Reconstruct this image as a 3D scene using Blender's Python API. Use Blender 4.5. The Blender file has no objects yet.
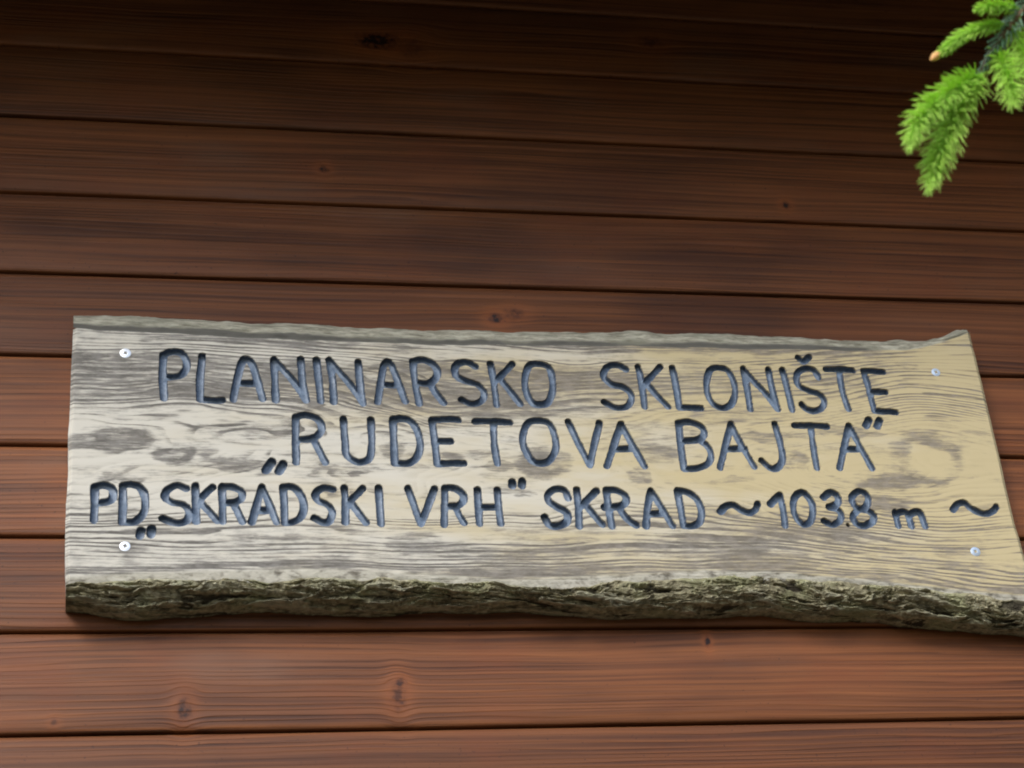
import bpy, math, random
import numpy as np
from mathutils import Vector, Matrix
S = bpy.context.scene
C = S.collection
rad = math.radians
rng = np.random.default_rng(7)
random.seed(7)

# ------------------------------------------------------------------ camera
CAM_AXES = [[0.977299, -0.189118, -0.095502], [-0.019474, -0.529052, 0.848366], [-0.210967, -0.827248, -0.520725]]
CAM_LOC = (0.0, -1.9738, 1.6)
cam_d = bpy.data.cameras.new('camera'); cam = bpy.data.objects.new('camera', cam_d); C.objects.link(cam)
_r, _u, _b = [Vector(v) for v in CAM_AXES]
_m = Matrix((( _r.x, _u.x, _b.x, CAM_LOC[0]), (_r.y, _u.y, _b.y, CAM_LOC[1]), (_r.z, _u.z, _b.z, CAM_LOC[2]), (0, 0, 0, 1)))
cam.matrix_world = _m
cam_d.sensor_width = 36; cam_d.lens = 2007.0 / 1024 * 36
cam_d.clip_start = 0.02; cam_d.clip_end = 500
cam_d.dof.use_dof = True; cam_d.dof.focus_distance = 2.36; cam_d.dof.aperture_fstop = 13
S.camera = cam

# ------------------------------------------------------------------ sky, sun, exposure
SUN_EL, SUN_AZ = 36.0, math.degrees(math.atan2(-0.55, -0.83))
w = bpy.data.worlds.new('World'); S.world = w; w.use_nodes = True
nt = w.node_tree
sky = nt.nodes.new('ShaderNodeTexSky'); sky.sky_type = 'NISHITA'; sky.sun_disc = False
sky.sun_elevation = rad(SUN_EL); sky.sun_rotation = rad(SUN_AZ)
sky.air_density = 1.0; sky.dust_density = 1.2; sky.ozone_density = 1.0
hs = nt.nodes.new('ShaderNodeHueSaturation'); hs.inputs['Saturation'].default_value = 0.9
bg = nt.nodes['Background']; bg.inputs['Strength'].default_value = 0.13
nt.links.new(sky.outputs[0], hs.inputs['Color']); nt.links.new(hs.outputs[0], bg.inputs['Color'])
sl = bpy.data.lights.new('sun', 'SUN'); sl.energy = .95; sl.angle = rad(20); sl.color = (1.0, 0.995, 0.985)
so = bpy.data.objects.new('sun', sl); C.objects.link(so)
_a, _e = rad(SUN_AZ), rad(SUN_EL)
_sd = Vector((math.sin(_a) * math.cos(_e), math.cos(_a) * math.cos(_e), math.sin(_e)))
so.rotation_euler = _sd.to_track_quat('Z', 'Y').to_euler(); so.location = (-4, -6, 8)
S.view_settings.view_transform = 'Standard'; S.view_settings.look = 'None'
S.view_settings.gamma = 1; S.view_settings.use_curve_mapping = False
S.view_settings.exposure = 1.42
S.render.engine = 'CYCLES'
S.cycles.max_bounces = 8
S.cycles.filter_width = 2.0

# ------------------------------------------------------------------ helpers
def tag(o, label=None, cat=None, group=None, kind=None):
    for k, v in (('label', label), ('category', cat), ('group', group), ('kind', kind)):
        if v: o[k] = v
    return o

def empty(name, loc):
    o = bpy.data.objects.new(name, None); C.objects.link(o); o.location = loc; o.empty_display_size = .1
    return o

def mesh_obj(name, V, F, mats, parent=None, origin=(0, 0, 0), smooth=True, attrs=None, normals=None):
    """V world-space vertices; the mesh is stored relative to origin (the parent's place)."""
    V = np.asarray(V, dtype=np.float32) - np.asarray(origin, dtype=np.float32)
    me = bpy.data.meshes.new(name)
    if isinstance(F, np.ndarray):
        n = F.shape[1]; nf = len(F)
        me.vertices.add(len(V)); me.vertices.foreach_set('co', V.ravel())
        me.loops.add(nf * n); me.loops.foreach_set('vertex_index', F.astype(np.int32).ravel())
        me.polygons.add(nf); me.polygons.foreach_set('loop_start', np.arange(0, nf * n, n, dtype=np.int32))
        me.polygons.foreach_set('loop_total', np.full(nf, n, dtype=np.int32))
        me.update(calc_edges=True)
    else:
        me.from_pydata(V.tolist(), [], F)
    me.polygons.foreach_set('use_smooth', np.full(len(me.polygons), bool(smooth)))
    for k, a in (attrs or {}).items():
        at = me.attributes.new(k, 'FLOAT', 'POINT'); at.data.foreach_set('value', np.asarray(a, dtype=np.float32).ravel())
    if normals is not None:
        me.normals_split_custom_set_from_vertices(np.asarray(normals, dtype=np.float32).tolist())
    for m in (mats if isinstance(mats, (list, tuple)) else [mats]): me.materials.append(m)
    o = bpy.data.objects.new(name, me); C.objects.link(o)
    if parent: o.parent = parent
    return o

def grid_faces(nr, nc, off=0):
    i = np.arange(nr - 1)[:, None] * nc + np.arange(nc - 1)[None, :]
    return (np.stack([i, i + 1, i + nc + 1, i + nc], -1).reshape(-1, 4) + off)

def box(x0, x1, y0, y1, z0, z1):
    v = [(x, y, z) for x in (x0, x1) for y in (y0, y1) for z in (z0, z1)]
    return v, [(0, 1, 3, 2), (4, 6, 7, 5), (0, 4, 5, 1), (2, 3, 7, 6), (0, 2, 6, 4), (1, 5, 7, 3)]

def lattice(seed):
    return np.random.default_rng(seed).random((256, 256)).astype(np.float32)
def vnoise(x, y, seed):
    t = lattice(seed); xi = np.floor(x).astype(int); yi = np.floor(y).astype(int)
    fx = x - xi; fy = y - yi; fx = fx * fx * fx * (fx * (6 * fx - 15) + 10); fy = fy * fy * fy * (fy * (6 * fy - 15) + 10)
    a = t[xi & 255, yi & 255]; b = t[(xi + 1) & 255, yi & 255]; c = t[xi & 255, (yi + 1) & 255]; d = t[(xi + 1) & 255, (yi + 1) & 255]
    return (a * (1 - fx) + b * fx) * (1 - fy) + (c * (1 - fx) + d * fx) * fy
def fbm(x, y, seed, oct=4, gain=.5):
    s = 0; a = 1; n = 0
    x = np.asarray(x, dtype=np.float64); y = np.asarray(y, dtype=np.float64)
    for o in range(oct):
        s = s + a * vnoise(x * 2 ** o + 17.3 * o, y * 2 ** o + 9.1 * o, seed + o); n += a; a *= gain
    return s / n                                                      # 0..1
def sstep(a, b, x):
    t = np.clip((x - a) / (b - a), 0, 1); return t * t * (3 - 2 * t)
def curve(pts):
    p = np.array(pts); i = np.argsort(p[:, 0]); p = p[i]
    return lambda x: np.interp(x, p[:, 0], p[:, 1])
def catmull(pts, n=8, closed=False):
    P = [np.array(p, dtype=float) for p in pts]
    if closed: P = P[:-1]; Q = [P[-1]] + P + [P[0], P[1]]
    else: Q = [2 * P[0] - P[1]] + P + [2 * P[-1] - P[-2]]
    out = []
    for i in range(1, len(Q) - 2):
        a, b, c, d = Q[i - 1:i + 3]
        for k in range(n):
            t = k / n
            out.append(.5 * (2 * b + (c - a) * t + (2 * a - 5 * b + 4 * c - d) * t * t + (3 * b - a - 3 * c + d) * t ** 3))
    out.append(Q[-2])
    return np.array(out)

class NT:
    """short-hand for shader node trees"""
    def __init__(s, name):
        s.m = bpy.data.materials.new(name); s.m.use_nodes = True; s.t = s.m.node_tree; s.L = s.t.links.new
        s.b = s.t.nodes['Principled BSDF']; s.out = s.t.nodes['Material Output']
    def n(s, ty, **k):
        o = s.t.nodes.new(ty)
        for a, v in k.items(): setattr(o, a, v)
        return o
    def put(s, sock, v):
        if isinstance(v, bpy.types.NodeSocket): s.L(v, sock)
        elif v is not None:
            if isinstance(v, (tuple, list)) and len(v) == 3 and sock.type == 'RGBA': v = (*v, 1)
            sock.default_value = v
    def ma(s, op, a, b=None, c=None, clamp=False):
        o = s.n('ShaderNodeMath', operation=op, use_clamp=clamp)
        for i, v in enumerate((a, b, c)): s.put(o.inputs[i], v)
        return o.outputs[0]
    def vm(s, op, a, b=None):
        o = s.n('ShaderNodeVectorMath', operation=op); s.put(o.inputs[0], a); s.put(o.inputs[1], b)
        return o.outputs['Value' if op in ('LENGTH', 'DISTANCE', 'DOT_PRODUCT') else 0]
    def pos(s): return s.n('ShaderNodeNewGeometry').outputs['Position']
    def attr(s, name): return s.n('ShaderNodeAttribute', attribute_name=name).outputs['Fac']
    def sep(s, v):
        o = s.n('ShaderNodeSeparateXYZ'); s.L(v, o.inputs[0]); return o.outputs
    def com(s, x, y, z):
        o = s.n('ShaderNodeCombineXYZ')
        for i, v in enumerate((x, y, z)): s.put(o.inputs[i], v)
        return o.outputs[0]
    def noise(s, vec, scale=1., detail=3., rough=.5, dist=0.):
        o = s.n('ShaderNodeTexNoise'); s.put(o.inputs['Vector'], vec)
        for k, v in (('Scale', scale), ('Detail', detail), ('Roughness', rough), ('Distortion', dist)): o.inputs[k].default_value = v
        return o.outputs['Fac']
    def step(s, a, b, v):
        o = s.n('ShaderNodeMapRange', interpolation_type='SMOOTHSTEP'); s.put(o.inputs[0], v)
        o.inputs[1].default_value = a; o.inputs[2].default_value = b
        return o.outputs[0]
    def lin(s, a, b, c, d, v):
        o = s.n('ShaderNodeMapRange'); s.put(o.inputs[0], v)
        for i, q in enumerate((a, b, c, d)): o.inputs[i + 1].default_value = q
        return o.outputs[0]
    def mix(s, f, a, b, mode='MIX'):
        o = s.n('ShaderNodeMix', data_type='RGBA', blend_type=mode); s.put(o.inputs[0], f); s.put(o.inputs[6], a); s.put(o.inputs[7], b)
        return o.outputs[2]
    def bump(s, h, dist, strength=1.):
        o = s.n('ShaderNodeBump'); s.put(o.inputs['Height'], h); o.inputs['Distance'].default_value = dist; o.inputs['Strength'].default_value = strength
        s.L(o.outputs[0], s.b.inputs['Normal']); return o
    def set(s, **k):
        for a, v in k.items(): s.put(s.b.inputs[a.replace('_', ' ')], v)
        return s.m

# ------------------------------------------------------------------ measured layout, in metres
# letters: centre lines of the strokes on the face of the sign (x along it, z up), relative to the sign
GLYPHS = [
    ('P', [[(-0.4155, 0.2865), (-0.416, 0.2584), (-0.4146, 0.2286)], [(-0.4155, 0.2865), (-0.4059, 0.2904), (-0.3955, 0.2892), (-0.39, 0.2799), (-0.3896, 0.2705), (-0.3949, 0.26), (-0.4044, 0.257), (-0.4148, 0.2564)]]),
    ('L', [[(-0.3719, 0.2856), (-0.3746, 0.2553), (-0.375, 0.2274)], [(-0.375, 0.2274), (-0.3615, 0.2263), (-0.3503, 0.2269)]]),
    ('A', [[(-0.3381, 0.2282), (-0.3331, 0.2562), (-0.3272, 0.2784), (-0.3227, 0.2833), (-0.3158, 0.2755), (-0.3103, 0.2526), (-0.3054, 0.2299)], [(-0.3332, 0.2496), (-0.3104, 0.2501)]]),
    ('N', [[(-0.2908, 0.2825), (-0.2909, 0.2551), (-0.2909, 0.2282)], [(-0.2908, 0.2825), (-0.2781, 0.2659), (-0.2655, 0.2474), (-0.2565, 0.2289)], [(-0.2605, 0.2843), (-0.2598, 0.258), (-0.2565, 0.2289)]]),
    ('I', [[(-0.2424, 0.2837), (-0.2412, 0.2584), (-0.2399, 0.2282)]]),
    ('N', [[(-0.2275, 0.2841), (-0.2251, 0.2588), (-0.2254, 0.2275)], [(-0.2275, 0.2841), (-0.2149, 0.2654), (-0.2, 0.2426), (-0.192, 0.2261)], [(-0.1942, 0.2818), (-0.1939, 0.2553), (-0.192, 0.2261)]]),
    ('A', [[(-0.1749, 0.2285), (-0.1696, 0.2559), (-0.1645, 0.2794), (-0.1597, 0.2833), (-0.1547, 0.2753), (-0.1489, 0.2543), (-0.1433, 0.2302)], [(-0.1699, 0.2512), (-0.1509, 0.2517)]]),
    ('R', [[(-0.1302, 0.2845), (-0.1301, 0.261), (-0.127, 0.2274)], [(-0.1302, 0.2845), (-0.12, 0.2869), (-0.1092, 0.2829), (-0.1026, 0.2734), (-0.1049, 0.2627), (-0.1131, 0.2555), (-0.1205, 0.2545), (-0.1286, 0.2564)], [(-0.1123, 0.2551), (-0.1068, 0.2425), (-0.0988, 0.229)]]),
    ('S', [[(-0.057, 0.2789), (-0.0667, 0.2851), (-0.078, 0.2826), (-0.0824, 0.2739), (-0.0795, 0.2644), (-0.0689, 0.2587), (-0.0564, 0.2543), (-0.05, 0.2438), (-0.0537, 0.2331), (-0.066, 0.2282), (-0.0774, 0.2337)]]),
    ('K', [[(-0.0389, 0.2836), (-0.0373, 0.2611), (-0.0367, 0.2282)], [(-0.0128, 0.2843), (-0.0212, 0.2744), (-0.0366, 0.259)], [(-0.0297, 0.2634), (-0.02, 0.2487), (-0.0089, 0.2298)]]),
    ('O', [[(0.0173, 0.2851), (0.0066, 0.2816), (-0.0, 0.262), (0.0005, 0.2449), (0.0053, 0.2322), (0.0142, 0.2286), (0.0248, 0.2326), (0.0317, 0.2477), (0.0332, 0.2671), (0.0301, 0.2811), (0.0173, 0.2851)]]),
    ('S', [[(0.1241, 0.2802), (0.1152, 0.2854), (0.1036, 0.284), (0.0962, 0.274), (0.0975, 0.2654), (0.1051, 0.2579), (0.1171, 0.255), (0.1255, 0.2465), (0.1251, 0.2368), (0.1174, 0.2281), (0.104, 0.2268), (0.0917, 0.234)]]),
    ('K', [[(0.1399, 0.2838), (0.141, 0.2631), (0.1402, 0.2286)], [(0.167, 0.2845), (0.1557, 0.2722), (0.1413, 0.2583)], [(0.1481, 0.2589), (0.1575, 0.244), (0.1688, 0.2291)]]),
    ('L', [[(0.182, 0.2838), (0.183, 0.2576), (0.1827, 0.2283)], [(0.1827, 0.2283), (0.197, 0.228), (0.2094, 0.2278)]]),
    ('O', [[(0.2376, 0.2852), (0.2281, 0.2805), (0.2215, 0.2628), (0.2208, 0.2453), (0.2265, 0.2324), (0.2375, 0.2283), (0.2482, 0.2351), (0.255, 0.2504), (0.2554, 0.268), (0.2499, 0.2822), (0.2376, 0.2852)]]),
    ('N', [[(0.2709, 0.2849), (0.2711, 0.2617), (0.2704, 0.2279)], [(0.2709, 0.2849), (0.2808, 0.2675), (0.295, 0.2469), (0.3046, 0.2286)], [(0.3022, 0.2835), (0.3022, 0.2603), (0.3046, 0.2286)]]),
    ('I', [[(0.3201, 0.2839), (0.3216, 0.2585), (0.3227, 0.2279)]]),
    ('Š', [[(0.3638, 0.2747), (0.3605, 0.2836), (0.3511, 0.2867), (0.3402, 0.282), (0.3358, 0.2708), (0.3384, 0.2609), (0.3492, 0.2545), (0.3603, 0.2503), (0.3656, 0.2416), (0.3608, 0.2317), (0.35, 0.2267), (0.3407, 0.2295), (0.3358, 0.2355)], [(0.3429, 0.3022), (0.3489, 0.2967), (0.357, 0.303)]]),
    ('T', [[(0.3759, 0.2858), (0.393, 0.2862), (0.41, 0.2855)], [(0.3929, 0.2855), (0.3917, 0.2587), (0.3942, 0.2301)]]),
    ('E', [[(0.424, 0.2852), (0.426, 0.2595), (0.4269, 0.229)], [(0.424, 0.2852), (0.4371, 0.285), (0.4491, 0.2842)], [(0.4262, 0.2555), (0.4463, 0.2555)], [(0.4269, 0.229), (0.4396, 0.228), (0.4535, 0.2273)]]),
    ('„', [[(-0.2976, 0.1487), (-0.3048, 0.1381)], [(-0.2853, 0.1459), (-0.2904, 0.1363)]]),
    ('R', [[(-0.2694, 0.206), (-0.2703, 0.1755), (-0.271, 0.1484)], [(-0.2694, 0.207), (-0.2584, 0.2093), (-0.2463, 0.2054), (-0.2405, 0.1963), (-0.2428, 0.1861), (-0.2527, 0.1788), (-0.2685, 0.1776)], [(-0.2501, 0.1778), (-0.2447, 0.1638), (-0.2384, 0.1489)]]),
    ('U', [[(-0.2154, 0.2049), (-0.2151, 0.1764), (-0.2135, 0.1582), (-0.2017, 0.1493), (-0.1891, 0.1545), (-0.185, 0.1728), (-0.1844, 0.2045)]]),
    ('D', [[(-0.1592, 0.2064), (-0.1597, 0.1772), (-0.1603, 0.1499)], [(-0.1592, 0.2064), (-0.1438, 0.2063), (-0.1338, 0.1961), (-0.1299, 0.1757), (-0.1337, 0.1593), (-0.1442, 0.1491), (-0.1604, 0.1485)]]),
    ('E', [[(-0.1142, 0.2058), (-0.1129, 0.1759), (-0.1123, 0.1485)], [(-0.1142, 0.206), (-0.0987, 0.2067), (-0.0834, 0.2061)], [(-0.1118, 0.1776), (-0.0947, 0.1778)], [(-0.1123, 0.1485), (-0.0962, 0.1491), (-0.0818, 0.1493)]]),
    ('T', [[(-0.0644, 0.2046), (-0.0425, 0.2052), (-0.0233, 0.2043)], [(-0.043, 0.2039), (-0.0442, 0.177), (-0.0431, 0.1494)]]),
    ('O', [[(0.0091, 0.207), (-0.0033, 0.2026), (-0.0108, 0.1827), (-0.008, 0.1652), (-0.002, 0.153), (0.0077, 0.15), (0.0183, 0.1553), (0.0275, 0.1719), (0.027, 0.1926), (0.0218, 0.2041), (0.0091, 0.207)]]),
    ('V', [[(0.0454, 0.2066), (0.0549, 0.1764), (0.0646, 0.1487)], [(0.0825, 0.2051), (0.0735, 0.1767), (0.0646, 0.1487)]]),
    ('A', [[(0.0848, 0.1479), (0.098, 0.1792), (0.1087, 0.2046)], [(0.1087, 0.2046), (0.1183, 0.1774), (0.1294, 0.1485)], [(0.0987, 0.1702), (0.1175, 0.1711)]]),
    ('B', [[(0.1786, 0.2069), (0.177, 0.1762), (0.1764, 0.146)], [(0.1786, 0.2071), (0.1921, 0.2082), (0.2047, 0.2031), (0.2081, 0.1936), (0.2001, 0.185), (0.1769, 0.1821)], [(0.2001, 0.185), (0.21, 0.1746), (0.2118, 0.162), (0.2045, 0.1515), (0.1904, 0.1457), (0.1763, 0.1455)]]),
    ('A', [[(0.22, 0.1475), (0.2329, 0.1813), (0.2428, 0.2069)], [(0.2428, 0.2069), (0.2508, 0.1794), (0.2621, 0.1491)], [(0.2315, 0.1724), (0.2546, 0.1731)]]),
    ('J', [[(0.2971, 0.2079), (0.2995, 0.1823), (0.2987, 0.1611), (0.2918, 0.1495), (0.2819, 0.1472), (0.2721, 0.1576)]]),
    ('T', [[(0.3217, 0.206), (0.3424, 0.2066), (0.3618, 0.2056)], [(0.3421, 0.2053), (0.3403, 0.1795), (0.3391, 0.1488)]]),
    ('A', [[(0.3675, 0.1491), (0.3796, 0.1801), (0.3903, 0.2072)], [(0.3903, 0.2072), (0.3983, 0.1804), (0.4078, 0.1492)], [(0.3764, 0.1741), (0.3992, 0.1748)]]),
    ('“', [[(0.4172, 0.2159), (0.412, 0.2076)], [(0.4311, 0.2155), (0.4261, 0.2067)]]),
    ('P', [[(-0.4889, 0.1149), (-0.4887, 0.0957), (-0.4892, 0.074)], [(-0.4889, 0.1149), (-0.4799, 0.1169), (-0.4708, 0.1131), (-0.4691, 0.1055), (-0.4731, 0.0978), (-0.4879, 0.0942)]]),
    ('D', [[(-0.4592, 0.1171), (-0.4591, 0.096), (-0.4595, 0.0732)], [(-0.4592, 0.1171), (-0.4485, 0.1182), (-0.4385, 0.1115), (-0.4352, 0.0962), (-0.4377, 0.0828), (-0.4467, 0.0729), (-0.4595, 0.0723)]]),
    ('„', [[(-0.4401, 0.062), (-0.4413, 0.056)], [(-0.4286, 0.0639), (-0.4295, 0.0574)]]),
    ('S', [[(-0.3918, 0.1139), (-0.4018, 0.1177), (-0.4119, 0.1118), (-0.4144, 0.1031), (-0.407, 0.0964), (-0.3953, 0.0936), (-0.3888, 0.085), (-0.3922, 0.0745), (-0.4022, 0.0713), (-0.417, 0.0767)]]),
    ('K', [[(-0.3817, 0.1169), (-0.3816, 0.0966), (-0.3814, 0.0737)], [(-0.3632, 0.1161), (-0.3717, 0.1073), (-0.3811, 0.0956)], [(-0.3761, 0.0966), (-0.367, 0.0852), (-0.3589, 0.0747)]]),
    ('R', [[(-0.353, 0.1162), (-0.3531, 0.0968), (-0.353, 0.0738)], [(-0.353, 0.1166), (-0.3412, 0.1163), (-0.332, 0.1106), (-0.3322, 0.1028), (-0.3399, 0.0973), (-0.3526, 0.0964)], [(-0.3416, 0.0969), (-0.3368, 0.0854), (-0.3321, 0.0739)]]),
    ('A', [[(-0.322, 0.073), (-0.3154, 0.0971), (-0.3097, 0.1166)], [(-0.3097, 0.1166), (-0.3027, 0.0972), (-0.295, 0.0732)], [(-0.3166, 0.0871), (-0.2996, 0.0876)]]),
    ('D', [[(-0.2867, 0.1159), (-0.2861, 0.0935), (-0.2866, 0.0723)], [(-0.2867, 0.1169), (-0.2764, 0.117), (-0.2682, 0.1082), (-0.2645, 0.0937), (-0.2684, 0.0801), (-0.2781, 0.0729), (-0.2866, 0.0723)]]),
    ('S', [[(-0.2317, 0.1145), (-0.242, 0.1163), (-0.2509, 0.1094), (-0.2487, 0.1006), (-0.2395, 0.0954), (-0.2339, 0.0871), (-0.237, 0.076), (-0.244, 0.0731), (-0.254, 0.0782)]]),
    ('K', [[(-0.2191, 0.1165), (-0.2187, 0.0979), (-0.22, 0.0736)], [(-0.1987, 0.1158), (-0.2061, 0.1078), (-0.2184, 0.0969)], [(-0.2127, 0.098), (-0.2055, 0.0863), (-0.1976, 0.0737)]]),
    ('I', [[(-0.1807, 0.1169), (-0.1808, 0.0943), (-0.1808, 0.0719)]]),
    ('V', [[(-0.1479, 0.1162), (-0.1424, 0.0946), (-0.1367, 0.0721)], [(-0.1179, 0.1165), (-0.1266, 0.0947), (-0.1367, 0.0721)]]),
    ('R', [[(-0.1064, 0.1167), (-0.1082, 0.0948), (-0.1106, 0.0713)], [(-0.1064, 0.1176), (-0.0949, 0.1168), (-0.0866, 0.1099), (-0.0864, 0.1019), (-0.0932, 0.095), (-0.1082, 0.0941)], [(-0.0967, 0.0949), (-0.0924, 0.0831), (-0.0879, 0.0734)]]),
    ('H', [[(-0.0692, 0.1154), (-0.0698, 0.0951), (-0.0707, 0.0725)], [(-0.0465, 0.1152), (-0.047, 0.0953), (-0.0464, 0.0726)], [(-0.0694, 0.0932), (-0.0472, 0.0933)]]),
    ('“', [[(-0.0283, 0.1255), (-0.0289, 0.121)], [(-0.0166, 0.1268), (-0.0176, 0.1211)]]),
    ('S', [[(0.0342, 0.1059), (0.0307, 0.115), (0.0199, 0.1163), (0.011, 0.1097), (0.0119, 0.1007), (0.021, 0.0934), (0.0302, 0.0865), (0.03, 0.077), (0.0212, 0.0706), (0.0096, 0.071), (0.0043, 0.0808)]]),
    ('K', [[(0.0453, 0.1161), (0.045, 0.094), (0.0433, 0.0701)], [(0.0681, 0.1153), (0.0588, 0.1061), (0.046, 0.0936)], [(0.0539, 0.0961), (0.0616, 0.0841), (0.0701, 0.0723)]]),
    ('R', [[(0.08, 0.1154), (0.0801, 0.0943), (0.0807, 0.0703)], [(0.0801, 0.1164), (0.0929, 0.1155), (0.1019, 0.1075), (0.099, 0.0988), (0.0903, 0.0953), (0.0751, 0.0938)], [(0.092, 0.0944), (0.0993, 0.0804), (0.1091, 0.0715)]]),
    ('A', [[(0.1326, 0.1159), (0.126, 0.0946), (0.1209, 0.0705)], [(0.1326, 0.1159), (0.1432, 0.0927), (0.1521, 0.0707)], [(0.1248, 0.0858), (0.1443, 0.0871)]]),
    ('D', [[(0.1642, 0.1162), (0.1648, 0.0949), (0.1652, 0.0718)], [(0.1643, 0.1168), (0.176, 0.1143), (0.1859, 0.1052), (0.1893, 0.091), (0.1853, 0.0769), (0.1752, 0.0708), (0.1651, 0.0712)]]),
    ('~', [[(0.2114, 0.0892), (0.2182, 0.0963), (0.2279, 0.0984), (0.2363, 0.0924), (0.245, 0.0884), (0.2531, 0.0915), (0.2582, 0.0997)]]),
    ('1', [[(0.2734, 0.1002), (0.2868, 0.1118)], [(0.2868, 0.1118), (0.2881, 0.0917), (0.2866, 0.0724)]]),
    ('0', [[(0.3152, 0.1156), (0.3056, 0.1103), (0.3009, 0.0979), (0.3018, 0.0837), (0.3086, 0.0741), (0.3178, 0.0776), (0.3233, 0.0899), (0.3236, 0.1043), (0.3152, 0.1156)]]),
    ('3', [[(0.3399, 0.1091), (0.3498, 0.1161), (0.3575, 0.1106), (0.3557, 0.1013), (0.3445, 0.0964)], [(0.3445, 0.0964), (0.3558, 0.0921), (0.3564, 0.0818), (0.3449, 0.0733), (0.3354, 0.0783)]]),
    ('.', [[(0.3631, 0.0734), (0.3634, 0.073)]]),
    ('8', [[(0.3855, 0.1176), (0.3755, 0.1107), (0.3761, 0.0994), (0.3832, 0.094), (0.3927, 0.1008), (0.3945, 0.1121), (0.3855, 0.1176)], [(0.3832, 0.094), (0.3722, 0.0857), (0.3738, 0.0758), (0.3836, 0.0726), (0.3955, 0.0796), (0.3961, 0.0883), (0.3832, 0.094)]]),
    ('m', [[(0.4247, 0.0903), (0.4249, 0.0798), (0.4249, 0.0723)], [(0.4242, 0.0878), (0.4355, 0.0911), (0.4403, 0.0861), (0.4414, 0.0724)], [(0.4403, 0.0861), (0.4497, 0.0912), (0.4562, 0.0887), (0.4586, 0.0725)]]),
    ('~', [[(0.4979, 0.094), (0.5056, 0.1017), (0.5143, 0.103), (0.5221, 0.0955), (0.5351, 0.0892), (0.5465, 0.0918), (0.5541, 0.0982)]]),
]
TOP_BACK = [(-0.5171, 0.3573), (-0.4516, 0.358), (-0.36, 0.3567), (-0.2552, 0.3529), (-0.1604, 0.3516), (-0.0641, 0.3502), (0.059, 0.3525), (0.1597, 0.3555), (0.236, 0.3548), (0.3655, 0.3542), (0.4573, 0.3509), (0.5314, 0.353), (0.5606, 0.3629), (0.5791, 0.3726), (0.5956, 0.3792)]
TOP_FRONT = [(-0.5156, 0.3203), (-0.4747, 0.3161), (-0.3966, 0.3144), (-0.2603, 0.3102), (-0.1206, 0.3086), (0.0474, 0.312), (0.2205, 0.3125), (0.412, 0.3135), (0.4911, 0.3171), (0.5333, 0.3286), (0.5597, 0.3397), (0.5777, 0.3477)]
BOT_FRONT = [(-0.5176, 0.0093), (-0.4721, 0.0116), (-0.3784, 0.0163), (-0.2721, 0.0199), (-0.1421, 0.0127), (-0.0539, 0.0066), (0.0138, 0.009), (0.1058, 0.0139), (0.176, 0.0176), (0.2581, 0.0151), (0.3404, 0.0075), (0.4112, -0.0014), (0.483, -0.0092), (0.5604, -0.017), (0.5857, -0.0209)]
BARK_TOP = [(-0.5179, -0.0013), (-0.441, 0.0056), (-0.368, 0.0043), (-0.3046, 0.0031), (-0.2724, 0.0066), (-0.1969, 0.0053), (-0.1207, 0.0004), (-0.0544, -0.0021), (0.0126, -0.0059), (0.0699, -0.0011), (0.1749, 0.0061), (0.2574, 0.0073), (0.3403, 0.0034), (0.4109, -0.0068), (0.4823, -0.0158), (0.56, -0.0224), (0.5865, -0.0263)]
BARK_LOW = [(-0.5154, -0.0153), (-0.4813, -0.0213), (-0.4294, -0.0228), (-0.3768, -0.0172), (-0.27, -0.0165), (-0.1721, -0.0194), (-0.1056, -0.0173), (-0.0268, -0.0153), (0.0632, -0.0255), (0.1794, -0.0249), (0.25, -0.0265), (0.2975, -0.028), (0.3575, -0.0296), (0.417, -0.0363), (0.4896, -0.0418), (0.5675, -0.0499), (0.6017, -0.054)]
LEFT_FRONT = [(-0.5156, 0.3203), (-0.5161, 0.2894), (-0.5171, 0.2239), (-0.5184, 0.0744), (-0.5176, 0.0093)]
RIGHT_FRONT = [(0.5777, 0.3477), (0.5775, 0.2611), (0.5758, 0.1553), (0.5731, 0.0808), (0.5741, 0.0281), (0.5857, -0.0209)]
SCREWS = [(-0.4574, 0.287), (-0.4567, 0.0435), (0.5184, 0.2853), (0.5133, 0.039)]
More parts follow.
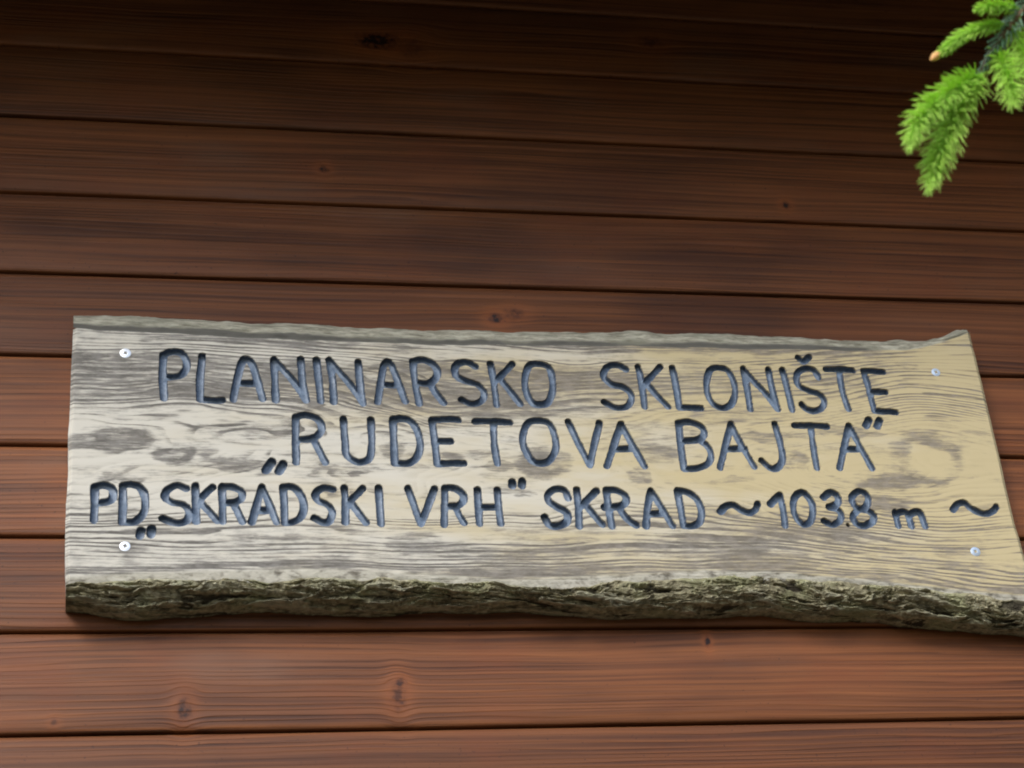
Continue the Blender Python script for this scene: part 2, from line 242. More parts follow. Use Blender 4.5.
WORN = [(0.012, 0.152, 0.0345, 0.0218, 0.95), (0.15, 0.165, 0.023, 0.0179, 0.7), (0.203, 0.195, 0.0138, 0.0064, 0.5), (0.276, 0.189, 0.0368, 0.009, 0.8), (0.315, 0.156, 0.0184, 0.0141, 0.8), (0.229, 0.131, 0.0322, 0.0051, 0.7), (0.122, 0.135, 0.0149, 0.009, 0.8), (-0.407, 0.156, 0.023, 0.0115, 0.9), (-0.473, 0.174, 0.0517, 0.0179, 0.7), (-0.465, 0.127, 0.0253, 0.0064, 0.7), (-0.349, 0.145, 0.0598, 0.009, 0.8), (-0.304, 0.187, 0.0862, 0.0102, 0.6), (0.408, 0.102, 0.0483, 0.0102, 0.8), (0.424, 0.13, 0.0391, 0.0115, 0.8), (0.39, 0.198, 0.0483, 0.009, 0.9), (0.332, 0.192, 0.0253, 0.0077, 0.6), (0.48, 0.293, 0.0173, 0.0051, 0.5), (-0.041, 0.144, 0.0207, 0.0064, 0.7), (-0.074, 0.16, 0.0299, 0.0064, 0.6), (-0.212, 0.139, 0.046, 0.0064, 0.5), (-0.159, 0.168, 0.0115, 0.0115, 0.7), (-0.01, 0.107, 0.0138, 0.0051, 0.6), (0.541, 0.081, 0.0253, 0.0051, 0.35), (0.327, 0.066, 0.069, 0.0115, 0.55), (0.18, 0.043, 0.092, 0.0128, 0.45), (-0.473, 0.111, 0.0517, 0.0115, -0.6), (-0.334, 0.119, 0.0805, 0.0102, -0.5), (-0.134, 0.13, 0.069, 0.0115, -0.5), (0.05, 0.123, 0.046, 0.0115, -0.6), (0.235, 0.164, 0.0322, 0.0115, -0.5), (0.368, 0.153, 0.0253, 0.0128, -0.7), (0.554, 0.304, 0.0575, 0.032, -0.4), (0.19, 0.111, 0.069, 0.0077, -0.5)]
SEAMS = [3.4397, 3.3301, 3.2162, 3.0996, 2.9821, 2.869, 2.7505, 2.637, 2.5237, 2.4091]
KNOTS = [(0.3748, 3.3666, 0.03, 0.014, 0.95), (0.4193, 3.3577, 0.02, 0.02, 0.35), (0.7487, 3.392, 0.018, 0.012, 0.55), (0.2936, 3.1507, 0.006, 0.006, 0.95), (0.8947, 3.1232, 0.006, 0.006, 0.9), (0.4924, 2.9336, 0.01, 0.008, 0.9), (0.5155, 2.9416, 0.012, 0.008, 0.6), (0.1137, 2.431, 0.008, 0.014, 0.75), (0.3398, 2.4434, 0.008, 0.016, 0.6), (0.343, 2.4595, 0.006, 0.006, 0.7), (0.6942, 2.5057, 0.0035, 0.007, 1.0), (-0.018, 2.4199, 0.004, 0.004, 0.5)]
TWIG = [(0.6356, -0.95, 2.5197), (0.6466, -0.955, 2.5352), (0.6583, -0.96, 2.55), (0.677, -0.965, 2.5703), (0.7081, -0.98, 2.5987), (0.7448, -1.03, 2.6188), (0.8067, -1.12, 2.6368), (0.8326, -1.28, 2.5801)]
SHOOT_A = [(0.6333, -0.95, 2.5167), (0.6013, -0.97, 2.4864), (0.5742, -0.98, 2.4601), (0.5567, -0.985, 2.439), (0.5472, -0.985, 2.4184)]
SHOOT_B = [(0.6341, -0.95, 2.5168), (0.609, -0.962, 2.4827), (0.5885, -0.968, 2.4494), (0.5731, -0.97, 2.4205), (0.5626, -0.97, 2.3959)]
SHOOT_C = [(0.6599, -0.96, 2.5598), (0.6385, -0.97, 2.5473), (0.6177, -0.975, 2.5336), (0.5988, -0.98, 2.5165), (0.5894, -0.98, 2.5084)]
SHOOT_D = [(0.676, -0.96, 2.5767), (0.6577, -0.97, 2.5682), (0.6407, -0.98, 2.5577), (0.6273, -0.985, 2.5492)]
SHOOT_E = [(0.6548, -0.95, 2.5411), (0.6492, -0.962, 2.5188), (0.6454, -0.97, 2.4949), (0.6395, -0.975, 2.4701)]
SHOOT_F = [(0.6733, -0.95, 2.5678), (0.6704, -0.96, 2.5412), (0.6649, -0.97, 2.5111), (0.664, -0.97, 2.4887)]
SHOOT_G = [(0.7054, -0.98, 2.5944), (0.698, -1.0, 2.5401), (0.6846, -1.01, 2.4927), (0.6765, -1.01, 2.4648)]
SHOOT_H = [(0.706, -0.98, 2.5965), (0.6741, -1.0, 2.5847), (0.6473, -1.01, 2.5729), (0.6312, -1.01, 2.5638)]
SHOOT_I = [(0.744, -1.03, 2.6156), (0.7323, -1.05, 2.5537), (0.7169, -1.06, 2.4961), (0.7052, -1.06, 2.4637)]
SIGN_ORIGIN = (0.508, 0.0, 2.558)

# ------------------------------------------------------------------ materials
def m_cladding():
    t = NT('stained_cladding'); p = t.pos(); x, y, z = t.sep(p)
    k = t.ma('FLOOR', t.ma('DIVIDE', t.ma('SUBTRACT', z, SEAMS[9] + .0015), PITCH))
    wn = t.n('ShaderNodeTexWhiteNoise', noise_dimensions='1D'); t.L(k, wn.inputs['W']); rnd = wn.outputs['Value']
    zz = z; dark = None; halo = None
    for (kx, kz, sx, sz, st) in KNOTS:
        dx = t.ma('SUBTRACT', x, kx); dz = t.ma('SUBTRACT', z, kz)
        q = t.ma('ADD', t.ma('POWER', t.ma('ABSOLUTE', t.ma('DIVIDE', dx, sx)), 2.), t.ma('POWER', t.ma('ABSOLUTE', t.ma('DIVIDE', dz, sz)), 2.))
        e = t.ma('EXPONENT', t.ma('MULTIPLY', q, -.30))
        zz = t.ma('SUBTRACT', zz, t.ma('MULTIPLY', t.ma('MULTIPLY', dz, e), .5))
        qn = t.ma('ADD', q, t.ma('MULTIPLY', t.ma('SUBTRACT', t.noise(p, 170, 3), .5), 2.4))
        d = t.ma('MULTIPLY', t.ma('EXPONENT', t.ma('MULTIPLY', t.ma('MAXIMUM', qn, 0.), -1.3)), st)
        dark = d if dark is None else t.ma('MAXIMUM', dark, d)
        h = t.ma('MULTIPLY', e, st); halo = h if halo is None else t.ma('MAXIMUM', halo, h)
    off = t.ma('MULTIPLY', k, 3.7)
    wv = t.noise(t.com(t.ma('MULTIPLY', x, 2.2), off, t.ma('MULTIPLY', z, 9.)), 1., 2.)
    zz = t.ma('ADD', zz, t.ma('MULTIPLY', t.ma('SUBTRACT', wv, .5), .016))
    fine = t.noise(t.com(t.ma('MULTIPLY', x, 5.), off, t.ma('MULTIPLY', zz, 620.)), 1., 3., .6)
    ring = t.noise(t.com(t.ma('MULTIPLY', x, 1.1), off, t.ma('MULTIPLY', zz, 165.)), 1., 2., .45)
    broad = t.noise(t.com(t.ma('MULTIPLY', x, 3.), off, t.ma('MULTIPLY', zz, 26.)), 1., 3., .55)
    blot = t.noise(t.com(t.ma('MULTIPLY', x, 8.), off, t.ma('MULTIPLY', z, 16.)), 1., 4., .6)
    ph = t.ma('ADD', t.ma('DIVIDE', zz, .0066), t.ma('MULTIPLY', t.noise(t.com(t.ma('MULTIPLY', x, 1.6), off, t.ma('MULTIPLY', z, 34.)), 1., 3.), 4.))
    ann = t.ma('FRACT', ph); ann = t.ma('MULTIPLY', t.step(.0, .75, ann), t.ma('SUBTRACT', 1., t.step(.86, 1., ann)))
    ann = t.ma('MULTIPLY', ann, t.step(.30, .62, t.noise(t.com(t.ma('MULTIPLY', x, 2.), t.ma('ADD', off, 9.), t.ma('MULTIPLY', z, 22.)), 1., 2.)))
    s = t.ma('ADD', t.ma('MULTIPLY', t.step(.33, .67, ring), .32), t.ma('ADD', t.ma('MULTIPLY', fine, .62), t.ma('MULTIPLY', broad, .42)))
    s = t.ma('ADD', t.ma('SUBTRACT', s, .30), t.ma('MULTIPLY', ann, -.24)); s = t.ma('ADD', s, .12)
    col = t.mix(t.ma('MULTIPLY', s, 1., clamp=True), (.048, .0160, .0062), (.285, .100, .0310))
    col = t.mix(t.step(.45, .75, blot), col, t.mix(.38, col, (.17, .046, .015)))                       # redder stain patches
    col = t.mix(t.ma('MULTIPLY', t.step(.55, .8, t.noise(t.com(t.ma('MULTIPLY', x, 3.4), t.ma('ADD', off, 40.), t.ma('MULTIPLY', z, 12.)), 1., 4.)), .5), col, (.16, .085, .052))  # greyed, worn stain
    hsv = t.n('ShaderNodeHueSaturation'); t.L(col, hsv.inputs['Color']); t.put(hsv.inputs['Value'], t.lin(0, 1, .78, 1.2, rnd)); col = hsv.outputs[0]
    col = t.mix(t.ma('MULTIPLY', halo, .75), col, (.33, .095, .022))
    col = t.mix(t.ma('MULTIPLY', dark, 1.25, clamp=True), col, (.016, .006, .004))
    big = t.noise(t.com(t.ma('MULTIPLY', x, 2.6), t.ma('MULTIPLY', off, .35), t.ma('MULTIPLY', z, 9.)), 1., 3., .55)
    col = t.mix(t.step(.50, .28, big), col, t.mix(.38, col, (.02, .009, .006)))                    # dappled tree shade painted into the board colour as dark patches
    sp = t.noise(t.com(t.ma('MULTIPLY', x, 260.), off, t.ma('MULTIPLY', z, 320.)), 1., 1.)
    col = t.mix(t.ma('MULTIPLY', t.step(.70, .80, sp), .55), col, (.02, .009, .007))
    t.bump(t.ma('ADD', t.ma('MULTIPLY', ann, -.6), t.ma('MULTIPLY', fine, .7)), .0007, .8)
    rg = t.lin(0, 1, .40, .62, t.ma('ADD', t.ma('MULTIPLY', blot, .6), t.ma('MULTIPLY', fine, .4)))
    return t.set(Base_Color=col, Roughness=rg, Specular_IOR_Level=.30)

def m_board():
    t = NT('weathered_board'); p = t.pos(); x, y, z = t.sep(p)
    ring = t.attr('ring'); grey = t.attr('grey'); paint = t.attr('paint'); yellow = t.attr('yellow'); bevel = t.attr('bevel')
    nf = t.noise(t.com(t.ma('MULTIPLY', x, 26.), y, t.ma('MULTIPLY', z, 300.)), 1., 5., .78)
    nm = t.noise(t.com(t.ma('MULTIPLY', x, 60.), y, t.ma('MULTIPLY', z, 110.)), 1., 5., .62)
    fr = t.ma('FRACT', t.ma('ADD', ring, t.ma('MULTIPLY', nf, .3)))
    late = t.ma('MULTIPLY', t.step(.30, .82, fr), t.ma('SUBTRACT', 1., t.step(.90, 1., fr)))
    late = t.ma('MULTIPLY', late, t.attr('lines'))
    g = t.ma('ADD', grey, t.ma('ADD', t.ma('MULTIPLY', t.ma('SUBTRACT', late, .36), .85), t.ma('ADD', t.ma('MULTIPLY', t.ma('SUBTRACT', nm, .5), 1.25), t.ma('MULTIPLY', t.ma('SUBTRACT', nf, .5), 2.7))))
    g = t.step(-.05, 1.05, g)
    pale = t.mix(yellow, (.60, .59, .555), (.49, .405, .235))
    pale = t.mix(t.ma('MULTIPLY', late, .32), pale, t.mix(yellow, (.33, .30, .24), (.27, .205, .105)))
    dk = t.mix(yellow, (.10, .097, .092), (.17, .145, .11))
    dk = t.mix(t.step(.35, .7, nm), dk, t.mix(yellow, (.20, .195, .185), (.26, .225, .175)))
    col = t.mix(g, pale, dk)
    spk = t.noise(t.com(t.ma('MULTIPLY', x, 300.), y, t.ma('MULTIPLY', z, 420.)), 1., 2.)
    col = t.mix(t.ma('MULTIPLY', t.step(.68, .80, spk), .35), col, (.12, .11, .10))
    col = t.mix(bevel, col, t.mix(t.step(.45, .72, nm), (.47, .44, .36), (.12, .105, .08)))
    pn = t.step(.25, .75, t.noise(p, 190., 4., .65)); pcol = t.mix(pn, (.075, .110, .165), (.175, .230, .300))
    pm = t.step(.35, .65, t.ma('ADD', paint, t.ma('MULTIPLY', t.ma('SUBTRACT', t.noise(p, 420., 2.), .5), .45)))
    pcol = t.mix(t.ma('MULTIPLY', t.attr('wall'), .7), pcol, (.022, .036, .075))        # shade on the groove's side walls, painted into the colour
    col = t.mix(pm, col, pcol)
    t.bump(t.ma('ADD', t.ma('MULTIPLY', t.ma('SUBTRACT', 1., late), t.ma('SUBTRACT', 1., pm)), t.ma('MULTIPLY', nf, .8)), .0006, .35)
    rg = t.ma('ADD', t.ma('MULTIPLY', t.ma('SUBTRACT', .80, .40), t.ma('SUBTRACT', 1., pm)), .40)
    return t.set(Base_Color=col, Roughness=rg, Specular_IOR_Level=t.lin(0, 1, .18, .5, pm))

def m_edge():
    t = NT('weathered_live_edge'); p = t.pos(); x, y, z = t.sep(p)
    n1 = t.noise(t.com(t.ma('MULTIPLY', x, 40.), t.ma('MULTIPLY', y, 120.), t.ma('MULTIPLY', z, 120.)), 1., 5., .65)
    n2 = t.noise(p, 14., 3.); low = t.attr('low')
    col = t.mix(t.step(.3, .7, n1), (.15, .14, .10), (.43, .41, .32))
    col = t.mix(t.ma('MULTIPLY', t.step(.45, .7, n2), .6), col, (.25, .25, .19))
    col = t.mix(t.step(.35, .8, t.ma('ADD', low, t.ma('MULTIPLY', t.ma('SUBTRACT', n1, .5), .9))), col, (.10, .095, .08))
    t.bump(n1, .002, .8)
    return t.set(Base_Color=col, Roughness=.8, Specular_IOR_Level=.25)

def m_bark():
    t = NT('mossy_bark'); p = t.pos(); x, y, z = t.sep(p); hgt = t.attr('height')
    n1 = t.noise(p, 130., 5., .65); n2 = t.noise(p, 22., 4., .6); n3 = t.noise(p, 300., 3., .6)
    col = t.mix(t.step(.3, .72, n1), (.115, .098, .058), (.40, .36, .225))
    col = t.mix(t.ma('MULTIPLY', t.step(.46, .66, n2), .7), col, t.mix(n3, (.17, .17, .08), (.36, .36, .20)))     # moss
    lich = t.ma('MULTIPLY', t.step(.58, .72, n1), t.step(.42, .62, t.noise(p, 40., 3.)))
    col = t.mix(t.ma('MULTIPLY', lich, .9), col, (.50, .50, .38))                                                      # lichen flecks
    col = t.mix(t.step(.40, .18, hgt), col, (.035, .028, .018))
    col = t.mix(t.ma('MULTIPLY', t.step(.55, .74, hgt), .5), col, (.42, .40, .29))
    t.bump(t.ma('ADD', n1, t.ma('MULTIPLY', n3, .5)), .003, .9)
    return t.set(Base_Color=col, Roughness=.9, Specular_IOR_Level=.2)

def m_simple(name, a, b, scale, rough=.7, spec=.4, metallic=0., bump=0.):
    t = NT(name); n = t.noise(t.pos(), scale, 4., .6)
    if bump: t.bump(n, bump)
    return t.set(Base_Color=t.mix(n, a, b), Roughness=rough, Specular_IOR_Level=spec, Metallic=metallic)

def m_needle(name, a, b, trans):
    t = NT(name); n = t.noise(t.pos(), 35., 3.); tip = t.attr('tip')
    col = t.mix(t.ma('ADD', t.ma('MULTIPLY', n, .55), t.ma('MULTIPLY', tip, .45)), a, b)
    t.set(Base_Color=col, Roughness=.42, Specular_IOR_Level=.5)
    tr = t.n('ShaderNodeBsdfTranslucent'); t.L(col, tr.inputs[0])
    mx = t.n('ShaderNodeMixShader'); mx.inputs[0].default_value = trans
    t.L(t.b.outputs[0], mx.inputs[1]); t.L(tr.outputs[0], mx.inputs[2]); t.L(mx.outputs[0], t.out.inputs[0])
    return t.m

PITCH = (SEAMS[0] - SEAMS[9]) / 9
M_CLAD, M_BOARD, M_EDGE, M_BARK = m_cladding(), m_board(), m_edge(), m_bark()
M_ZINC_LIT = m_simple('lit_zinc_screw', (.74, .76, .78), (.86, .88, .90), 300, .38, .5, .55)  # left pair: zinc coloured whiter to paint in the strong light there
M_BLUEZINC = m_simple('blue_zinc_screw', (.50, .57, .63), (.68, .74, .79), 300, .35, .5, .6)
M_SOFFIT = m_simple('dark_soffit_boards', (.035, .016, .010), (.07, .03, .018), 8, .6)
M_ROOF = m_simple('roof_sheet', (.06, .05, .045), (.09, .07, .06), 5, .6)
M_STONE = m_simple('stone_plinth', (.18, .17, .15), (.32, .30, .27), 9, .85, .3, 0, .01)
M_GROUND = m_simple('forest_floor', (.10, .088, .058), (.20, .175, .125), 3, .95, .2, 0, .02)
M_NEW = m_needle('new_spruce_needle', (.52, .84, .09), (.78, .96, .28), .42)
M_OLD = m_needle('old_spruce_needle', (.20, .38, .23), (.38, .56, .40), .25)
M_TWIG = m_simple('spruce_twig_bark', (.10, .06, .035), (.20, .13, .075), 220, .8, .3, 0, .001)
M_BUD = m_simple('bud_scale', (.58, .26, .07), (.78, .46, .18), 260, .6)
M_TRUNK = m_simple('tree_bark', (.06, .045, .035), (.13, .10, .08), 12, .9, .2, 0, .01)
M_FAR = m_simple('added_far_needles', (.02, .04, .015), (.05, .085, .03), 2, .7)

# ------------------------------------------------------------------ ground
g = 90; n = 61
gx = np.linspace(-g, g, n); X, Yg = np.meshgrid(gx, gx)
Z = (fbm(X * .15 + 50, Yg * .15 + 50, 90) - .5) * .8 * sstep(4, 15, np.hypot(X, Yg)) - .02
tag(mesh_obj('ground', np.stack([X, Yg, Z], -1).reshape(-1, 3), grid_faces(n, n), M_GROUND), kind='structure')

# unseen trees added behind the camera, heights and gap shaped to shade the low sky
V = []; F = []
for i in range(150):
    az = rad(random.uniform(95, 445)); 
    if math.cos(az - rad(90)) > .55: continue                          # not through the hut
    right = math.cos(az) > .16
    dist_ = random.uniform(9, 20) if right else random.uniform(17, 32)
    hgt = dist_ * (random.uniform(.45, .75) if right else random.uniform(.16, .34)) + 1.6
    cx, cy = .6 + dist_ * math.cos(az), -2 + dist_ * math.sin(az)
    for k in range(260):                                               # drooping sprays from a leader
        t = random.random() ** .7; q = random.uniform(0, 6.283); R_ = hgt * .20 * t + .25
        z0 = hgt * (1 - t) * .97 + .15; l0 = R_ * random.uniform(.2, .5); wd = R_ * .28
        c_, s2 = math.cos(q), math.sin(q); b = len(V)
        V += [(cx + c_ * l0 - s2 * wd * .4, cy + s2 * l0 + c_ * wd * .4, z0), (cx + c_ * l0 + s2 * wd * .4, cy + s2 * l0 - c_ * wd * .4, z0),
              (cx + c_ * R_ + s2 * wd, cy + s2 * R_ - c_ * wd, z0 - R_ * .35), (cx + c_ * R_ * 1.25, cy + s2 * R_ * 1.25, z0 - R_ * .62), (cx + c_ * R_ - s2 * wd, cy + s2 * R_ + c_ * wd, z0 - R_ * .35)]
        F.append((b, b + 1, b + 2, b + 3, b + 4))
    b = len(V); hh_ = hgt * .95
    V += [(cx + .2 * math.cos(a), cy + .2 * math.sin(a), -.3) for a in (0, 1.57, 3.14, 4.71)] + [(cx + .03 * math.cos(a), cy + .03 * math.sin(a), hh_) for a in (0, 1.57, 3.14, 4.71)]
    F += [(b + j, b + (j + 1) % 4, b + 4 + (j + 1) % 4, b + 4 + j) for j in range(4)]
tag(mesh_obj('added_forest', V, F, M_FAR, None, (0, 0, 0), False), 'unseen dark spruces added before the hut to shade the low sky', 'added_forest', kind='stuff')

# ------------------------------------------------------------------ the hut: board wall, plinth, roof with its eave
HX0, HX1, HB, HT = -2.6, 3.4, .45, 3.72
hut = tag(empty('wooden_hut', (.4, 1.5, 0)), 'hut wall of wide reddish brown stained horizontal boards behind the carved sign', 'building')
HO = (.4, 1.5, 0)
seams = [SEAMS[9] - PITCH * i for i in range(1, 40) if SEAMS[9] - PITCH * i > HB][::-1] + SEAMS[::-1] + [SEAMS[0] + PITCH, SEAMS[0] + 2 * PITCH, SEAMS[0] + 3 * PITCH]
prof = [(.0000, .0130), (.0003, .0040), (.0005, -.0016), (.0014, -.0027), (.0050, -.0034), (.018, -.0039), (.040, -.0039), (.062, -.0035), (.080, -.0028), (.095, -.0020), (.105, -.0014), (.1105, -.0008), (.1119, .0006), (.1121, .0130)]
nx = 150; xs = np.linspace(HX0, HX1, nx); rows = []
V = []; F = []; off = 0
for i in range(len(seams) - 1):
    zb, zt = seams[i], seams[i + 1]; sc = (zt - zb) / .1145
    wob = (fbm(xs * 1.3, xs * 0 + i * 3.1, 11, 3) - .5) * .0032
    wob2 = (fbm(xs * 1.3, xs * 0 + (i + 1) * 3.1, 11, 3) - .5) * .0032
    cup = (random.random() - .5) * .0012
    R = []
    for (dz, dy) in prof:
        f = dz / .1145
        R.append(np.stack([xs, np.full(nx, dy + cup * 4 * f * (1 - f)), zb + dz * sc + wob * (1 - f) + wob2 * f], -1))
    V.append(np.concatenate(R)); F.append(grid_faces(len(prof), nx, off)); off += len(prof) * nx
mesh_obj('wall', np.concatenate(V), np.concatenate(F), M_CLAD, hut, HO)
v, f = box(HX0, HX1, .012, 3.0, HB, HT - .02); mesh_obj('core_wall', v, f, M_SOFFIT, hut, HO, False)
v, f = box(HX0 - .04, HX1 + .04, -.05, 3.05, -.3, HB - .004); mesh_obj('plinth', v, f, M_STONE, hut, HO, False)
# eave: sloping soffit boards, fascia and the roof plane above
OV = .56; SLOPE = .42; EX0, EX1 = HX0 - .5, HX1 + .5
V = []; F = []
for k in range(7):
    y0 = .30 - k * (OV + .30) / 7; y1 = y0 - (OV + .30) / 7 + .004
    za, zb_ = HT - .02 + SLOPE * y0, HT - .02 + SLOPE * y1
    b = len(V); V += [(EX0, y0, za), (EX1, y0, za), (EX1, y1, zb_), (EX0, y1, zb_), (EX0, y0, za + .02), (EX1, y0, za + .02), (EX1, y1, zb_ + .02), (EX0, y1, zb_ + .02)]
    F += [tuple(b + q for q in w_) for w_ in ((0, 1, 2, 3), (7, 6, 5, 4), (0, 4, 5, 1), (3, 2, 6, 7), (1, 5, 6, 2), (0, 3, 7, 4))]
roof_z = HT + .03
yr = 1.5
rf = mesh_obj('roof', [(EX0, -OV - .06, roof_z - SLOPE * (OV + .06)), (EX1, -OV - .06, roof_z - SLOPE * (OV + .06)), (EX1, yr, roof_z + SLOPE * yr), (EX0, yr, roof_z + SLOPE * yr), (EX1, 3.7, roof_z - SLOPE * .7), (EX0, 3.7, roof_z - SLOPE * .7)]
         + [(EX0, -OV - .06, roof_z - SLOPE * (OV + .06) + .03), (EX1, -OV - .06, roof_z - SLOPE * (OV + .06) + .03), (EX1, yr, roof_z + SLOPE * yr + .03), (EX0, yr, roof_z + SLOPE * yr + .03), (EX1, 3.7, roof_z - SLOPE * .7 + .03), (EX0, 3.7, roof_z - SLOPE * .7 + .03)],
         [(0, 3, 2, 1), (3, 5, 4, 2), (6, 7, 8, 9), (9, 8, 10, 11), (0, 1, 7, 6), (4, 5, 11, 10), (1, 2, 8, 7), (2, 4, 10, 8), (0, 6, 9, 3), (3, 9, 11, 5)], M_ROOF, hut, HO, False)
mesh_obj('soffit', V, F, M_SOFFIT, rf, (0, 0, 0), False)
v, f = box(EX0, EX1, -OV - .03, -OV - .006, HT - SLOPE * OV - .10, HT - SLOPE * OV + .02); mesh_obj('fascia', v, f, M_SOFFIT, rf, (0, 0, 0), False)
for o in rf.children: o.location = (-HO[0], -HO[1], -HO[2])

# ------------------------------------------------------------------ the carved sign
T = .045
OX, OZ = SIGN_ORIGIN[0], SIGN_ORIGIN[2]
sign = tag(empty('carved_sign', SIGN_ORIGIN), 'long weathered wooden slab with live bark edge and carved blue lettering', 'sign')
ztop, zbot, zbark, zback, zlow = curve(TOP_FRONT), curve(BOT_FRONT), curve(BARK_TOP), curve(TOP_BACK), curve(BARK_LOW)
lf = np.array(LEFT_FRONT); rf_ = np.array(RIGHT_FRONT)
xleft = lambda z: np.interp(z, lf[::-1, 1], lf[::-1, 0]); xright = lambda z: np.interp(z, rf_[::-1, 1], rf_[::-1, 0])
NU, NV, NB = 2200, 600, 28
u = np.linspace(0, 1, NU); x0 = -.516 + u * (.577 + .516)
zt = ztop(x0) + (fbm(x0 * 30, x0 * 0 + 3, 21) - .5) * .004
zb = zbot(x0) + (fbm(x0 * 18, x0 * 0 + 8, 22) - .5) * .003
zk = zbark(x0) - .004
vv = np.linspace(0, 1, NV)[:, None]
Zf = zt[None] * (1 - vv) + zb[None] * vv
vb = np.linspace(0, 1, NB + 1)[1:, None]
Zb = zb[None] * (1 - vb) + zk[None] * vb
Zg = np.concatenate([Zf, Zb]); NR = len(Zg)
Xl = xleft(Zg) + (fbm(Zg * 22, Zg * 0 + 5, 23) - .5) * .003; Xr = xright(Zg) + (fbm(Zg * 22, Zg * 0 + 9, 24) - .5) * .003
Xg = Xl + u[None] * (Xr - Xl)
bev = np.concatenate([np.zeros((NV, NU)), np.repeat(sstep(0, .35, vb), NU, 1)])
Yg = np.full_like(Xg, -T)
Yg[NV:] += .0035 * vb ** 1.5 + (fbm(Xg[NV:] * 60, Zg[NV:] * 110, 25) - .5) * .0022 * sstep(0, .3, vb)
ed = np.minimum(Xg - Xl, Xr - Xg); Yg += .0035 * (1 - sstep(0, .006, ed)) ** 2
Yg += (fbm(Xg * 6, Zg * 14, 26, 3) - .5) * .0016                      # the face is not dead flat
# carved letters: distance of every point of the face to the strokes
RAD, DEP = .0045, .0078
dist = np.full(Xg.shape, 1., dtype=np.float64); gid = np.full(Xg.shape, -1, dtype=np.int32)
for gi, (ch, strokes) in enumerate(GLYPHS):
    for st in strokes:
        cl = len(st) > 3 and st[0] == st[-1]
        P = catmull(st, 7, cl) if len(st) > 2 else np.array(st, dtype=float)
        rr = 1. if ch != '.' else .55
        if ch in '„“': rr = 1.12
        lo, hi = P.min(0) - .012, P.max(0) + .012
        c0, c1 = np.searchsorted(Xg[0], lo[0]), np.searchsorted(Xg[0], hi[0])
        c0, c1 = max(c0 - 6, 0), min(c1 + 6, NU)
        zr = Zg[:, (c0 + c1) // 2]; r_ = np.where((zr > lo[1] - .004) & (zr < hi[1] + .004))[0]
        r0, r1 = r_.min(), r_.max() + 1
        xx, zz = Xg[r0:r1, c0:c1], Zg[r0:r1, c0:c1]
        best = np.full(xx.shape, 1.)
        for a, b in zip(P[:-1], P[1:]):
            d = b - a; t_ = np.clip(((xx - a[0]) * d[0] + (zz - a[1]) * d[1]) / (d @ d + 1e-12), 0, 1)
            best = np.minimum(best, np.hypot(xx - a[0] - t_ * d[0], zz - a[1] - t_ * d[1]) / rr)
        sub = dist[r0:r1, c0:c1]; upd = best < sub
        gid[r0:r1, c0:c1][upd] = gi; sub[upd] = best[upd]
hand = 1 + (fbm(Xg * 55, Zg * 55, 27, 3) - .5) * .34 + (fbm(Xg * 90, Zg * 420, 29, 2) - .5) * .20                  # the hand that cut them was not a machine
rel = dist / (RAD * hand)
dep = .93 * (1 - sstep(.84, 1.0, rel)) + .07 * np.clip(1 - rel * rel, 0, 1)
Yg += DEP * dep * (.9 + .2 * fbm(Xg * 70, Zg * 70, 28, 2))
paint = 1 - sstep(.88, 1.05, rel); wall_shade = sstep(.82, .90, rel)
# growth rings of the slab: a tangential cut, so tight lines above and below and broad cathedrals along the middle
zc = .155 + .030 * (fbm(Xg * 2.6 + 3, Xg * 0 + 1.5, 31, 3) - .5) - .03 * Xg
s_ = Zg - zc
s_ = s_ * (1 - .70 * np.exp(-((Xg - .49) / .080) ** 2 - ((Zg - .165) / .075) ** 2))
dd = .050 + .12 * (fbm(Xg * 2.2 + 7, Zg * 6 + 2, 32, 4) - .45)
R_ = np.sqrt(s_ ** 2 + dd ** 2); ring = R_ / .0049 + 2.6 * (fbm(R_ * 95, Xg * .8, 63, 3, .6) - .5) + 2.3 * (fbm(Xg * 3.2, Zg * 30, 33, 5, .55) - .5)
kx, kz = .482, .162                                                   # a healed knot near the right end
e = np.exp(-(((Xg - kx) / .03) ** 2 + ((Zg - kz) / .022) ** 2)); ring = ring + 1.2 * e
ring = ring * (1 - .16 * sstep(.66, 1.02, (Xg + .516) / 1.093))
lines = (.35 + .65 * sstep(.03, .075, np.abs(Zg - .15) + .05 * (fbm(Xg * 4, Zg * 8, 39, 3) - .5))) * 1.1 * (.45 + .65 * sstep(.30, .62, fbm(Xg * 4 + 2, Zg * 14 + 5, 38, 4))) * (.25 + 1.25 * sstep(.30, .70, fbm(Xg * 3.5, Zg * 150, 64, 3, .6))) + .65 * np.exp(-((Xg - .50) / .10) ** 2 - ((Zg - .238) / .030) ** 2) + .5 * np.exp(-((Xg - .50) / .10) ** 2 - ((Zg - .095) / .03) ** 2)
px = (Xg + .516) / 1.093; pz = (zt[None] - Zg)
grey = .12 + .86 * sstep(.02, .035, pz) * (1 - sstep(.075, .125, pz)) * (1 - sstep(.42, .80, px)) \
     + .50 * sstep(-.005, .010, .040 - (Zg - zb[None])) * (1 - .35 * px) \
     + .55 * (1 - sstep(.004, .012, pz + .006 * (fbm(Xg * 20, Zg * 20, 34) - .5))) * (1 - sstep(.86, .93, px)) \
     + .55 * np.exp(-((Zg - zb[None] - .004) / .004) ** 2)
blob = fbm(Xg * 8 + 4, Zg * 46 + 4, 35, 6, .6); grey = grey + .45 * (sstep(.50, .60, blob) - .3)
blob2 = fbm(Xg * 16, Zg * 42, 36, 3); grey = grey + .35 * (blob2 - .5)
wx = Xg + .030 * (fbm(Xg * 24, Zg * 50, 61, 5, .6) - .5); wz = Zg + .018 * (fbm(Xg * 24 + 9, Zg * 60 + 3, 62, 5, .6) - .5)
